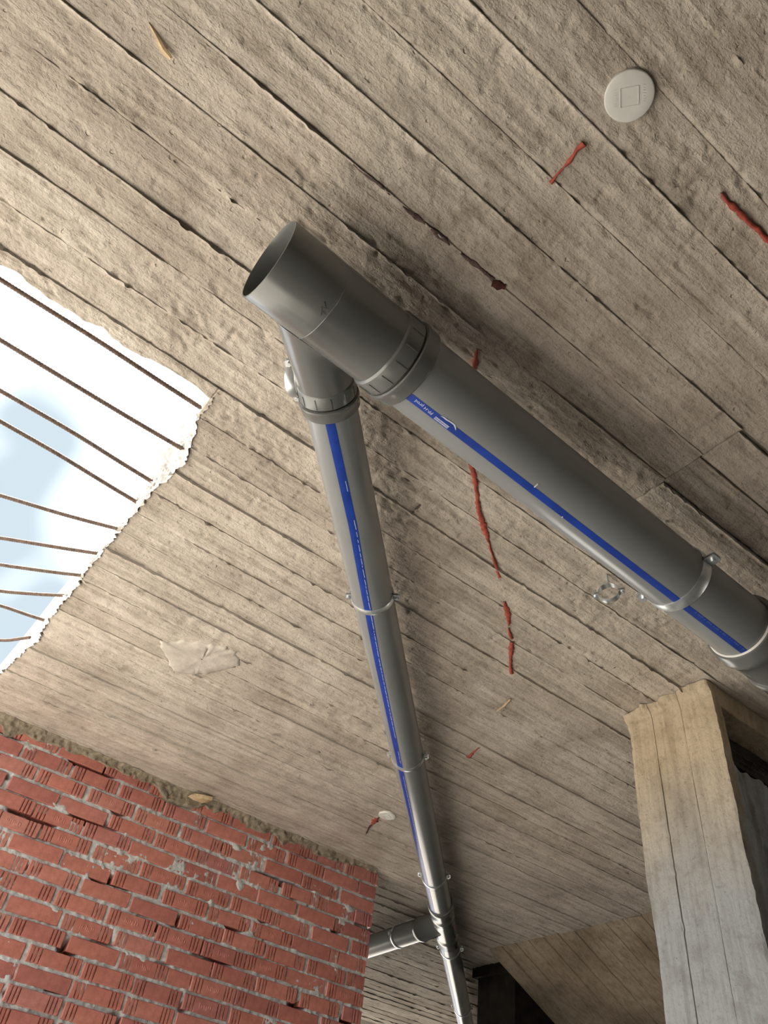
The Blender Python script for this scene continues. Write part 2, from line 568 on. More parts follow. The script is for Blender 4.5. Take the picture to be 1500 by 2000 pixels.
def make_strip(name, x0, x1, ya, yb, seed, parent, mat, cell, k, style, x_start=None, y_end=None, tf=None):
    w = yb - ya
    vv = vcoords(w, cell)
    ym = 0.5 * (ya + yb)
    xs = xcoords(x0, x1, ym, k)
    Xg, Vg = np.meshgrid(xs, vv, indexing='ij')
    Yg = ya + Vg
    wob = 0.0016 * vn(Xg * 1.3, 0.3, seed + 90)
    Yg = Yg + wob
    if x_start is not None:               # ragged beginning at the opening
        u = (Xg - x0) / (x1 - x0)
        xs0 = x_start(Yg)
        Xg = Xg + (xs0 - x0) * np.clip(1 - (Xg - x0) / 0.12, 0, 1)
    if y_end is not None:                 # ragged far side
        ye = y_end(Xg)
        s = np.clip((ye - ya) / w, 0.05, 1)
        Yg = ya + Vg * s + wob * 0
    hgt = strip_height(Xg, Yg, Vg, w, seed, style)
    if x_start is not None:
        hgt = hgt - 0.010 * np.exp(-(Xg - x_start(Yg)) / 0.008) * np.clip(vn(Yg * 40, 3.3, 77) + 0.3, 0, 1)
    P = np.stack([Xg, Yg, H + 0.004 - hgt], -1)
    # turn the rim back up into the slab so that nothing is paper thin
    Z = H + 0.03
    rim0 = P[:, :1].copy(); rim0[..., 2] = Z
    rim1 = P[:, -1:].copy(); rim1[..., 2] = Z
    P = np.concatenate([rim0, P, rim1], 1)
    e0 = P[:1].copy(); e0[..., 2] = Z
    e1 = P[-1:].copy(); e1[..., 2] = Z
    P = np.concatenate([e0, P, e1], 0)
    if tf is not None:
        P = tf(P)
    me = grid_mesh(name, P, True, flip=False)
    return link(name, me, mat, parent)


JOINT_X = 0.815 * H
for i in range(len(LINES) - 1):
    ya, yb = LINES[i] + GAP, LINES[i + 1] - GAP
    ym = 0.5 * (ya + yb)
    i = i - 10 if i >= 10 else i + 900
    st = strip_style(i)
    dist = math.sqrt(ym * ym + H * H)
    cell = 0.0055 * max(1.0, dist / 1.9)
    kk = 0.0029 if ym < 2.0 else 0.0038
    if ym < -0.25:
        cell, kk = 0.012, 0.006
    if ym < 1.0:
        xa, xb = SLAB_X0 + 0.01, 4.6
    elif ym < 3.7:
        xa, xb = SLAB_X0 + 0.01, 3.80
    else:
        xa, xb = 1.9, 6.2
    if ym < 1.25:
        if 0.30 * H < ym < 0.62 * H:      # boards butt-jointed here
            jx = JOINT_X + rng.uniform(-0.006, 0.006)
            make_strip('concrete_strip', xa, jx - 0.002, ya, yb, i, ceiling, M_CEIL, cell, kk, st)
            make_strip('concrete_strip', jx + 0.002, xb, ya + 0.012, yb + 0.006, i + 500, ceiling, M_CEIL, cell, kk * 1.15, strip_style(i + 500))
        else:
            make_strip('concrete_strip', xa, xb, ya, yb, i, ceiling, M_CEIL, cell, kk, st)
    elif ya < 1.335 < yb:
        make_strip('concrete_strip', xa, 0.199, ya, yb, i, ceiling, M_CEIL, cell, kk, st, y_end=edge_y)
        make_strip('concrete_strip', 0.199, xb, ya, yb, i, ceiling, M_CEIL, cell, kk, st)
    elif ym < 3.66:
        make_strip('concrete_strip', float(edge_x(ym)), xb, ya, yb, i, ceiling, M_CEIL, cell, kk, st, x_start=edge_x)
    else:
        make_strip('concrete_strip', xa, xb, ya, yb, i, ceiling, M_CEIL, cell, kk, st)

# broken arris of the opening
ys = np.arange(1.322, 3.74, 0.006)
ts = np.linspace(0, 1, 15)
Yg, Tg = np.meshgrid(ys, ts, indexing='ij')
xb_ = edge_x(Yg)
xt_ = np.interp(Yg, [p[0] for p in EDGE_TOP], [p[1] for p in EDGE_TOP])
Xg = xb_ + (xt_ - xb_) * Tg
Xg = Xg + np.sin(Tg * math.pi) * (0.010 * fbm(Yg * 28, Tg * 6, 31) + 0.007 * vn(Yg * 110, Tg * 14, 33) + 0.004)
Zg = H - 0.002 + (SLAB_T + 0.002) * Tg
Pg = np.stack([Xg, Yg, Zg], -1)
back = Pg[:, -1:].copy(); back[..., 0] = 0.30
Pg = np.concatenate([Pg, back], 1)
link('broken_edge', grid_mesh('broken_edge', Pg, True), M_CHIP, ceiling, label='broken pale edge of the slab opening')

# lumps left along the broken edge
mb = MB()
for k in range(70):
    y = rng.uniform(1.42, 1.78) if k < 40 else rng.uniform(1.4, 3.3)
    t = rng.uniform(0.0, 0.9)
    x = float(edge_x(y)) - rng.uniform(-0.006, 0.012)
    r = rng.uniform(0.004, 0.012)
    vs_ = []
    for a in ((1, 0, 0), (-1, 0, 0), (0, 1, 0), (0, -1, 0), (0, 0, 1), (0, 0, -1)):
        vs_.append([x + a[0] * r * rng.uniform(.6, 1.3), y + a[1] * r * rng.uniform(.6, 1.5), H + SLAB_T * t + a[2] * r * rng.uniform(.6, 1.3)])
    mb.add(vs_, [[0, 2, 4], [2, 1, 4], [1, 3, 4], [3, 0, 4], [2, 0, 5], [1, 2, 5], [3, 1, 5], [0, 3, 5]])
mb.build('broken_edge_rubble', M_CHIP, ceiling, kind='stuff')

# ------------------------------------------------------------------ floor, ground and outer walls
mb = MB(); mb.box((0.20, -4, FLOOR - 0.2), (9, 9, FLOOR)); mb.box((SLAB_X0, -4, FLOOR - 0.2), (0.20, 1.34, FLOOR))
mb.build('floor', M_FLOOR, label='dusty concrete floor slab', kind='structure')
mb = MB(); mb.box((-80, -80, FLOOR - 3.6), (80, 80, FLOOR - 3.3)); mb.build('ground', M_GROUND, label='bare sunlit earth one storey below', kind='structure')
mb = MB(); mb.box((8.8, -0.6, FLOOR), (9.0, 9, H + 0.012)); mb.box((8.8, -4, FLOOR), (9.0, -3.6, H + 0.012)); mb.box((8.8, -3.6, 1.2), (9.0, -0.6, H + 0.012)); mb.box((8.8, -3.6, FLOOR), (9.0, -0.6, FLOOR + 0.4)); mb.build('wall_right', M_WALL, label='concrete wall at the far right of the hall with a window opening added for light', kind='structure')  # opening added out of view to light the grey wall beside the column
mb = MB(); mb.box((0.3, 8.8, FLOOR), (1.2, 9.0, H + 0.012)); mb.box((7.6, 8.8, FLOOR), (8.8, 9.0, H + 0.012)); mb.build('wall_front', M_WALL, label='far concrete wall with a wide opening', kind='structure')
mb = MB(); mb.box((SLAB_X0, -3.8, FLOOR), (SLAB_X0 + 0.2, 0.9, H + 0.012)); mb.build('blocker_left', M_WALL, label='unseen concrete wall added on the left to block light beside the open corner', kind='structure')  # added out of view to keep light off the near side of the pipes
mb = MB(); mb.box((0.28, 2.335 * H + 0.13, FLOOR), (0.45, 8.8, H + 0.012)); mb.build('blocker_rear', M_WALL, label='unseen concrete wall added to block light behind the brick wall', kind='structure')  # added out of view to darken the space behind the bricks
mb = MB(); mb.box((SLAB_X0, -4.0, FLOOR), (8.8, -3.8, H + 0.012)); mb.build('wall_back', M_WALL, label='concrete wall behind the viewer', kind='structure')

# ------------------------------------------------------------------ stair soffit
soffit = empty('stair_soffit', 'sloping board-marked concrete soffit of the stair', None, (0, 0, 0), kind='structure')
SX0, SA = 2.44 * H, math.radians(25)


def soffit_tf(P):
    Q = P.copy()
    s = P[..., 0]; dn = H + 0.004 - P[..., 2]
    Q[..., 0] = SX0 + s * math.cos(SA) - dn * math.sin(SA)
    Q[..., 2] = H + 0.004 - s * math.sin(SA) - dn * math.cos(SA)
    return Q


def make_soffit_strip(ya, yb, seed):
    w = yb - ya
    vv = vcoords(w, 0.022)
    xs = np.arange(0, 4.2, 0.028)
    Xg, Vg = np.meshgrid(xs, vv, indexing='ij')
    Yg = ya + Vg
    hgt = strip_height(Xg + 11, Yg, Vg, w, seed, strip_style(seed))
    P = np.stack([Xg, Yg, H + 0.004 - hgt], -1)
    Z = H + 0.03
    r0 = P[:, :1].copy(); r0[..., 2] = Z
    r1 = P[:, -1:].copy(); r1[..., 2] = Z
    P = np.concatenate([r0, P, r1], 1)
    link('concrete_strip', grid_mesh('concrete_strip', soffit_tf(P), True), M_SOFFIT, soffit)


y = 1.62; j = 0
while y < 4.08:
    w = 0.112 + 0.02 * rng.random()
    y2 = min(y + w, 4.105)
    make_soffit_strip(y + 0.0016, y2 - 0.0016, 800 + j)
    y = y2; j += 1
# waist slab behind the strips
mb = MB()
c, s = math.cos(SA), math.sin(SA)
def sp(t, y, up): return (SX0 + t * c + up * s, y, H + 0.004 - t * s + up * c)
mb.add([sp(0.0, 1.60, .012), sp(4.2, 1.60, .012), sp(4.2, 4.105, .012), sp(0.0, 4.105, .012), sp(0.0, 1.60, .16), sp(4.2, 1.60, .16), sp(4.2, 4.105, .16), sp(0.0, 4.105, .16)],
       [[3, 2, 1, 0], [4, 5, 6, 7], [0, 1, 5, 4], [1, 2, 6, 5], [2, 3, 7, 6], [3, 0, 4, 7]])
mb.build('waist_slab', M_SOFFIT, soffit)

# dark pillar under the stair
pil = empty('dark_pillar', 'near-black pier that fills the dark area beside the stair soffit', 'pillar', (5.7, 4.3, FLOOR))
mb = MB(); mb.box((4.05, 4.11, FLOOR), (7.5, 4.47, H - 0.05)); p = mb.build('shaft', M_DARK); p.parent = pil; p.matrix_parent_inverse = pil.matrix_world.inverted()  # run on in near-black to keep the area under the stair dark
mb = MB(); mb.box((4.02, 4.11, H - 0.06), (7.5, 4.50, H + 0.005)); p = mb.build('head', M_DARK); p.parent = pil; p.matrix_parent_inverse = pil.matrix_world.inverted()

# ------------------------------------------------------------------ column and the wall behind it
CX, CY0, CY1 = 1.361 * H, 0.769 * H, 0.9965 * H
CDEP = 0.30
colr = empty('concrete_column', 'tan board-marked concrete column with chipped edges, grey towards its foot', 'column', (CX + CDEP / 2, (CY0 + CY1) / 2, FLOOR))


def pc(o, par):
    o.parent = par
    o.matrix_parent_inverse = par.matrix_world.inverted()
    return o


mb = MB(); mb.box((CX + 0.012, CY0 + 0.012, FLOOR), (CX + CDEP, CY1 - 0.006, 1.235)); mb.box((CX + 0.012, CY0 + 0.012, 1.235), (CX + 0.055, CY1 - 0.006, H + 0.006)); pc(mb.build('core', M_BLUEGREY), colr)
cuts = [CY0, CY0 + 0.36 * (CY1 - CY0), CY0 + 0.70 * (CY1 - CY0), CY1]
for k in range(3):
    ya, yb = cuts[k] + 0.0002 * (k > 0), cuts[k + 1] - 0.0002 * (k < 2)
    w = yb - ya
    vv = vcoords(w, 0.007)
    zz = np.concatenate([np.arange(FLOOR, 0.35, 0.05), np.arange(0.35, H + 0.002, 0.006)])
    Zg, Vg = np.meshgrid(zz, vv, indexing='ij')
    Yg = ya + Vg
    off = (0.0015, 0.0, 0.001)[k]
    hgt = off + 0.0016 * fbm(Yg * 16, Zg * 5, 51) + 0.0006 * vn(Yg * 140, Zg * 2.5, 52) - np.clip(vn(Yg * 50, Zg * 50, 53) - 0.72, 0, 1) * 0.02
    hgt = hgt + np.exp(-(Vg / 0.004) ** 2) * (0.001 + 0.002 * vn(Zg * 6, 1.0, 54 + k)) * (k > 0) - np.exp(-((w - Vg) / 0.004) ** 2) * 0.0018 * (k < 2)
    topw = np.clip((Zg - (H - 0.075)) / 0.075, 0, 1)
    hgt = hgt + topw ** 2 * (0.022 + 0.012 * vn(Yg * 22, Zg * 30, 57) + 0.008 * vn(Yg * 70, Zg * 70, 58))      # lip under the ceiling
    hgt = hgt - 0.02 * np.clip(1 - np.abs(Zg - (H - 0.03)) / 0.02, 0, 1) * np.clip(vn(Yg * 18, 0.5, 59), 0, 1)
    if k == 0:      # ragged right arris
        rag = np.exp(-(Vg / 0.006) ** 2)
        hgt = hgt - rag * (0.003 + 0.003 * vn(Zg * 13, 3.0, 60) + 0.002 * vn(Zg * 47, 3.0, 61))
        Yg = Yg + rag * (0.0015 * vn(Zg * 11, 4.0, 62) + 0.0018 * vn(Zg * 43, 4.0, 63)) * np.clip(1 - Vg / 0.01, 0, 1)
    if k == 2:
        rag = np.exp(-((w - Vg) / 0.006) ** 2)
        hgt = hgt - rag * (0.002 + 0.003 * vn(Zg * 9, 3.0, 64) + 0.0015 * vn(Zg * 37, 3.0, 65))
        Yg = Yg + np.clip(1 - (w - Vg) / 0.01, 0, 1) * (0.003 * vn(Zg * 5, 4.0, 66) + 0.0015 * vn(Zg * 31, 4.0, 67) + 0.012 * topw)
    P = np.stack([CX - hgt, Yg, Zg], -1)
    r0 = P[:, :1].copy(); r0[..., 0] = CX + 0.04
    r1 = P[:, -1:].copy(); r1[..., 0] = CX + 0.04
    P = np.concatenate([r0, P, r1], 1)
    o = link('concrete_strip', grid_mesh('concrete_strip', P, True, flip=True), M_COLUMN)
    pc(o, colr)

# wall running off behind the column: low grey wall, dark slot above it, lintel strip under the ceiling
wallr = empty('wall_side', 'blue-grey concrete wall behind the column with a dark slot above', None, (3.6, CY0, FLOOR), kind='structure')
ZT = 1.258
xs = np.concatenate([np.arange(CX + 0.014, 3.2, 0.012), V([4.0, 5.0, 8.8])])
zz = np.concatenate([V([FLOOR, -0.5, 0.0]), np.arange(0.2, ZT - 0.001, 0.012), V([ZT])])
Xg, Zg = np.meshgrid(xs, zz, indexing='ij')
dep = 0.004 * fbm(Xg * 12, Zg * 3, 71) + 0.003 * vn(Xg * 40, Zg * 12, 72) + 0.003 * vn(Xg * 90, Zg * 60, 73)
dep = dep - np.clip(vn(Xg * 22, Zg * 10, 74) - 0.6, 0, 1) * 0.03
top = np.clip((Zg - (ZT - 0.03)) / 0.03, 0, 1)
Zs = Zg + top * (0.010 * vn(Xg * 25, 1.0, 75) + 0.006 * vn(Xg * 80, 1.0, 76))
P = np.stack([Xg, CY0 + 0.006 - dep, Zs], -1)
bk = P[:, -1:].copy(); bk[..., 1] = CY0 + 0.16
P = np.concatenate([P, bk], 1)
pc(link('wall_face', grid_mesh('wall_face', P, True, flip=True), M_BLUEGREY), wallr)
mb = MB()
mb.box((CX + CDEP, CY0 + 0.03, FLOOR), (8.8, CY0 + 0.15, ZT - 0.02))
pc(mb.build('wall_core', M_BLUEGREY), wallr)
# slot: a closed recess raised behind the lintel, its shade painted near-black
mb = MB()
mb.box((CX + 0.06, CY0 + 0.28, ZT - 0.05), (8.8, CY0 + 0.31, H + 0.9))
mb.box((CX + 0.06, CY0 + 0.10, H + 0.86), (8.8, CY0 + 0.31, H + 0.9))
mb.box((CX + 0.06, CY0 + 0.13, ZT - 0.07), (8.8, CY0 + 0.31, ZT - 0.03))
pc(mb.build('slot_shade', M_DARK), wallr)
xs = np.arange(CX + 0.03, 4.5, 0.012)
ts = np.linspace(0, 1, 9)
Xg, Tg = np.meshgrid(xs, ts, indexing='ij')
P = np.stack([Xg, CY0 + 0.004 - 0.003 * fbm(Xg * 10, Tg * 3, 81), 1.468 + 0.084 * Tg + 0.003 * vn(Xg * 30, 1, 82) * (1 - Tg)], -1)
bk = P[:, :1].copy(); bk[..., 1] = CY0 + 0.10
P = np.concatenate([bk, P], 1)
pc(link('lintel_strip', grid_mesh('lintel_strip', P, True, flip=True), M_COLUMN), wallr)

# ------------------------------------------------------------------ brick wall
WY = 2.335 * H
WX1 = 2.505
brick_wall = empty('wall_brick', 'red brick infill wall with grey mortar joints', None, (1.0, WY, FLOOR), kind='structure')
BP, BH, BL, CP = 0.2405, 0.0600, 0.2275, 0.0729


def brick_mesh(name, L, kind, seed):
    """front face looks to -y; grooves are real notches; local origin at the lower left of the face"""
    r = random.Random(seed)
    g, dp = 0.0060, 0.0085
    prof = [(0.0, 0.004), (0.003, 0.0)]
    def groove(x):
        return [(x - g / 2, 0.0), (x - g / 2 + 0.0008, dp), (x + g / 2 - 0.0008, dp), (x + g / 2, 0.0)]
    if kind in ('grooved', 'left'):
        for x in (0.020, 0.036, 0.052):
            prof += groove(x)
    if kind in ('grooved', 'right'):
        for x in (L - 0.054, L - 0.038, L - 0.022):
            prof += groove(x)
    prof += [(L - 0.003, 0.0), (L, 0.004)]
    n = len(prof)
    hh = BH
    vs_, fs = [], []
    levels = [(0.0, 0.004), (0.003, 0.0), (hh - 0.003, 0.0), (hh, 0.004)]
    for z, yy in levels:
        for (x, yv) in prof:
            vs_.append((x + r.uniform(-.0012, .0012) * (yv == 0), yv + yy + r.uniform(-.0006, .0006), z + r.uniform(-.0012, .0012)))
    for a in range(3):
        for i in range(n - 1):
            fs.append([a * n + i, a * n + i + 1, (a + 1) * n + i + 1, (a + 1) * n + i])
    b0 = len(vs_)
    for z in (0.0, hh):
        for x in (0.0, L):
            vs_.append((x, 0.10, z))
    # 0 ll, 1 lr, 2 ul, 3 ur
    fs.append([b0 + 1, b0, b0 + 2, b0 + 3])
    fs.append([0, 3 * n - 2 * n, 2 * n, 3 * n, b0 + 2, b0])
    fs.append([n - 1, b0 + 1, b0 + 3, 4 * n - 1, 3 * n - 1, 2 * n - 1])
    fs.append([b0] + [b0 + 1] + list(range(n - 1, -1, -1)))
    fs.append([b0 + 3, b0 + 2] + [3 * n + i for i in range(n)])
    if kind == 'grooved' and seed % 2 == 0:      # worn, unreadable raised stamp
        x = 0.080
        while x < L - 0.085:
            w = r.uniform(0.003, 0.007)
            z0 = r.uniform(0.018, 0.026); z1 = r.uniform(0.034, 0.042)
            b = len(vs_)
            d = 0.0014
            vs_ += [(x, 0, z0), (x + w, 0, z0), (x + w, 0, z1), (x, 0, z1), (x + w * .3, -d, z0 + .002), (x + w * .7, -d, z0 + .002), (x + w * .7, -d, z1 - .002), (x + w * .3, -d, z1 - .002)]
            fs += [[b + 4, b + 5, b + 6, b + 7], [b, b + 1, b + 5, b + 4], [b + 1, b + 2, b + 6, b + 5], [b + 2, b + 3, b + 7, b + 6], [b + 3, b, b + 4, b + 7]]
            x += w + r.uniform(0.002, 0.005)
    return mesh(name, vs_, fs, False)


BM = {'grooved': [brick_mesh('brick', BL, 'grooved', s) for s in range(1, 9)],
      'plain': [brick_mesh('brick', BL, 'plain', s) for s in range(11, 14)],
      'half': [brick_mesh('brick', BL * 0.5, 'left', 21), brick_mesh('brick', BL * 0.5, 'plain', 22), brick_mesh('brick', BL * 0.5, 'right', 23)]}
for l in BM.values():
    for me in l:
        me.materials.append(M_BRICK)
brng = random.Random(23)
course = 0
ztop = H - 0.012 - BH
while True:
    z = ztop - course * CP
    if z < 0.30: break
    xr = WX1 + brng.uniform(-0.004, 0.006)
    first = True
    while xr > 0.12:
        q = brng.random()
        if (first and course % 2) or q < 0.07:
            me = brng.choice(BM['half']); L = BL * 0.5
        elif q < 0.28:
            me = brng.choice(BM['plain']); L = BL
        else:
            me = brng.choice(BM['grooved']); L = BL
        x = xr - L
        o = bpy.data.objects.new('brick', me)
        COL.objects.link(o)
        o.parent = brick_wall
        o.matrix_parent_inverse = brick_wall.matrix_world.inverted()
        o.location = (x, WY + brng.uniform(-0.004, 0.005), z + brng.uniform(-0.0025, 0.0025) + 0.004 * math.sin(x * 2.1 + 0.5))
        o.rotation_euler = (brng.uniform(-.01, .01), brng.uniform(-.014, .014), brng.uniform(-.012, .012))
        first = False
        xr = x - brng.choice([0.004, 0.008, 0.011, 0.014, 0.018, 0.024])
    course += 1


# mortar bed behind and between the bricks
def mortar_depth(X, Z):
    d = 0.0085 + 0.005 * fbm(X * 9, Z * 14, 91) + 0.0035 * vn(X * 70, Z * 70, 92) + 0.002 * vn(X * 150, Z * 150, 93)
    d = d + np.clip(vn(X * 7, Z * 16, 94) - 0.52, 0, 1) * 0.16      # empty joints
    d = d - np.clip(vn(X * 16, Z * 26, 95) - 0.5, 0, 1) * 0.016     # squeezed out
    return np.clip(d, -0.006, 0.07)


xs = np.arange(0.05, WX1 - 0.004, 0.0072); zz = np.arange(0.28, H + 0.003, 0.0072)
Xg, Zg = np.meshgrid(xs, zz, indexing='ij')
P = np.stack([Xg, WY + mortar_depth(Xg, Zg), Zg], -1)
pc(link('mortar_joints', grid_mesh('mortar_joints', P, True, flip=True), M_MORTAR), brick_wall)
mb = MB(); mb.box((0.04, WY + 0.085, FLOOR), (WX1 - 0.004, WY + 0.118, H + 0.004)); mb.box((0.04, WY + 0.005, FLOOR), (WX1 - 0.004, WY + 0.09, 0.29))
pc(mb.build('wall_core', M_MORTAR), brick_wall)

# brown mortar smeared along the top course
xs = np.arange(0.25, WX1 - 0.02, 0.007); ts = np.linspace(0, 1, 26)
Xg, Tg = np.meshgrid(xs, ts, indexing='ij')
low = 0.040 + 0.045 * fbm(Xg * 5, 0.4, 101, 3) + 0.035 * np.clip(vn(Xg * 16, 2.4, 104), 0, 1) + 0.085 * np.clip(vn(Xg * 7.5, 6.4, 105) - 0.35, 0, 1)
low = np.clip(low, 0.004, 0.17)
Zg = H + 0.002 - low * Tg
out = 0.010 + 0.011 * fbm(Xg * 14, Zg * 14, 102) + 0.006 * vn(Xg * 60, Zg * 60, 103) + 0.018 * (1 - Tg) ** 3
fade = np.clip((1 - Tg) * 6, 0, 1)
Yg = WY + 0.006 - np.clip(out, 0.003, 1) * fade - 0.0
P = np.stack([Xg, Yg, Zg], -1)
pc(link('mortar_smear', grid_mesh('mortar_smear', P, True, flip=True), M_SMEAR, label='brown mortar smeared over the top course'), brick_wall)

# ------------------------------------------------------------------ marks and patches on the ceiling (parts of it)
CZ = H + 0.002


def streak(name, pts, widths, mat, thick=0.0028, label=None):
    """a lumpy bead lying along the ceiling"""
    pts = [V([p[0], p[1]]) for p in pts]
    seglen = [0]
    for a, b in zip(pts[:-1], pts[1:]): seglen.append(seglen[-1] + float(np.linalg.norm(b - a)))
    n = max(6, int(seglen[-1] / 0.004))
    t = np.linspace(0, seglen[-1], n)
    px = np.interp(t, seglen, [p[0] for p in pts]); py = np.interp(t, seglen, [p[1] for p in pts])
    w = np.interp(t, np.linspace(0, seglen[-1], len(widths)), widths)
    w = w * (1 + 0.30 * vn(t * 110, 1.0, 121) + 0.18 * vn(t * 260, 2.0, 122))
    dx = np.gradient(px); dy = np.gradient(py); ln = np.hypot(dx, dy); nx, ny = -dy / ln, dx / ln
    px = px + nx * 0.0015 * vn(t * 60, 4.0, 123); py = py + ny * 0.0015 * vn(t * 60, 4.0, 123)
    ss = np.linspace(-1, 1, 7)
    P = np.zeros((n, 9, 3))
    for k, s in enumerate(ss):
        P[:, k + 1, 0] = px + nx * w * 0.5 * s; P[:, k + 1, 1] = py + ny * w * 0.5 * s
        P[:, k + 1, 2] = CZ - 0.002 - np.minimum(thick, w) * (1 - s * s) * (1 + 0.2 * vn(t * 90, s * 2, 124))
    P[:, 0] = P[:, 1]; P[:, -1] = P[:, -2]; P[:, 0, 2] = CZ + 0.008; P[:, -1, 2] = CZ + 0.008
    return link(name, grid_mesh(name, P, True, flip=True), mat, ceiling, label=label)


streak('red_streak', [(.462, .277), (.462, .294), (.467, .318), (.466, .347), (.469, .369)], [.010, .006, .007, .004, .003, .008], M_RED)
streak('red_streak', [(.733, .169), (.754, .171), (.784, .169), (.818, .170), (.849, .168), (.888, .166), (.95, .168)], [.003, .010, .009, .008, .009, .010, .008], M_RED)
streak('red_streak', [(.618, .748), (.638, .774), (.655, .80)], [.004, .011, .009], M_RED)
streak('red_streak', [(.850, 1.025), (.886, 1.05), (.936, 1.095), (.996, 1.149), (1.059, 1.192), (1.096, 1.217), (1.143, 1.25), (1.192, 1.284), (1.228, 1.309)],
       [.011, .012, .010, .012, .016, .017, .005, .006, .008, .012], M_RED)
streak('red_streak', [(1.321, 1.384), (1.366, 1.414), (1.406, 1.451), (1.419, 1.466)], [.006, .016, .016, .004], M_RED)
streak('red_streak', [(1.427, 1.474), (1.459, 1.498), (1.479, 1.511)], [.003, .009, .009], M_RED)
streak('red_streak', [(1.491, 1.523), (1.524, 1.559), (1.564, 1.605), (1.625, 1.662)], [.011, .015, .010, .008, .014], M_RED)
streak('red_streak', [(1.914, 2.146), (1.928, 2.196), (1.944, 2.246)], [.004, .008, .022], M_RED)
streak('red_streak', [(2.074, 3.062), (2.098, 3.138)], [.008, .028, .010], M_RED)
streak('dark_stain', [(.528, .603), (.556, .588)], [.010, .020, .012], M_DKRED, thick=0.003)
for seg_, wid_ in (([(.14, .597), (.20, .593), (.235, .596)], [.002, .007, .003]), ([(.27, .598), (.33, .594), (.40, .597)], [.002, .010, .004, .013, .003]), ([(.43, .596), (.47, .592), (.525, .594)], [.003, .011, .005, .009])):
    streak('dark_stain', seg_, wid_, M_STAIN, thick=0.0012)
streak('crack_line', [(2.066, 3.02), (2.085, 3.09), (2.12, 3.20), (2.15, 3.26)], [.006, .005, .006, .004], M_DKRED, thick=0.001)

# pale mortar patch pressed on to the ceiling
pp = [(.593, 2.499), (.66, 2.42), (.74, 2.355), (.80, 2.33), (.838, 2.33), (.896, 2.391), (.87, 2.46), (.836, 2.536), (.79, 2.60), (.728, 2.641), (.66, 2.57)]
cx = sum(p[0] for p in pp) / len(pp); cy = sum(p[1] for p in pp) / len(pp)
dense = []
for a, b in zip(pp, pp[1:] + pp[:1]):
    for k in range(6):
        t = k / 6
        dense.append((a[0] + (b[0] - a[0]) * t + rng.uniform(-.006, .006), a[1] + (b[1] - a[1]) * t + rng.uniform(-.006, .006)))
rings = [(1.03, 0.010), (1.0, 0.001), (0.93, -0.0025), (0.6, -0.0035), (0.3, -0.003), (0.02, -0.003)]
vs_, fs = [], []
n = len(dense)
for sc_, dz in rings:
    for (x, y) in dense:
        X = cx + (x - cx) * sc_; Y = cy + (y - cy) * sc_
        vs_.append((X, Y, H + dz + (0.002 * float(vn(V(X * 60), V(Y * 60), 131)) if sc_ < 1.02 else 0)))
for a in range(len(rings) - 1):
    for k in range(n):
        fs.append([a * n + k, a * n + (k + 1) % n, (a + 1) * n + (k + 1) % n, (a + 1) * n + k])
link('mortar_patch', mesh('mortar_patch', vs_, fs), M_PATCH, ceiling, label='pale mortar patch')


# ------------------------------------------------------------------ white round box covers
def cover(cx, cy, r, label, rot):
    root = empty('junction_box_cover', label, 'box cover', (cx, cy, H), group='round white box covers on the ceiling')
    seg = 56
    prof = [(0.012, r * 0.97), (-0.0030, r), (-0.0048, r * 0.985), (-0.0056, r * 0.95), (-0.0062, r * 0.6), (-0.0064, 0.0005)]
    vs_, fs = [], []
    for dz, rr in prof:
        for k in range(seg):
            a = 2 * math.pi * k / seg
            vs_.append((cx + rr * math.cos(a), cy + rr * math.sin(a), H + dz))
    for i in range(len(prof) - 1):
        for k in range(seg):
            fs.append([i * seg + k, (i + 1) * seg + k, (i + 1) * seg + (k + 1) % seg, i * seg + (k + 1) % seg])
    pc(link('disc', mesh('disc', vs_, fs), M_WHITE), root)
    # raised square frame lines
    mb = MB()
    q = r * 0.36
    ca, sa = math.cos(rot), math.sin(rot)
    def bar(x0, y0, x1, y1, w):
        L = math.hypot(x1 - x0, y1 - y0)
        ux, uy = (x1 - x0) / L, (y1 - y0) / L
        wx = (ux * ca - uy * sa, ux * sa + uy * ca, 0); wy = (-wx[1], wx[0], 0)
        mx, my = (x0 + x1) / 2, (y0 + y1) / 2
        mb.bbox((cx + mx * ca - my * sa, cy + mx * sa + my * ca, H - 0.0064), wx, wy, (0, 0, 1), (L / 2, w / 2, 0.0009))
    bar(-q, -q, q, -q, .0012); bar(q, -q, q, q, .0012); bar(q, q, -q, q, .0012); bar(-q, q, -q, -q, .0012)
    x = -q
    while x < q - 0.004:
        h_ = rng.uniform(.003, .005)
        bar(x, -q - .008, x + .0001 + 0.001, -q - .008 - h_, .001)
        bar(x, q + .006, x + .0011, q + .006 + h_, .001)
        x += rng.uniform(.0035, .0055)
    pc(mb.build('raised_marks', M_WHITE), root)
    return root


cover(.4615, .169, .0445, 'larger round white plastic cover above the thick pipe, red streak beside it', 0.7)
cover(2.080, 2.990, .043, 'small far white round cover between the thin pipe and the brick wall', 0.4)


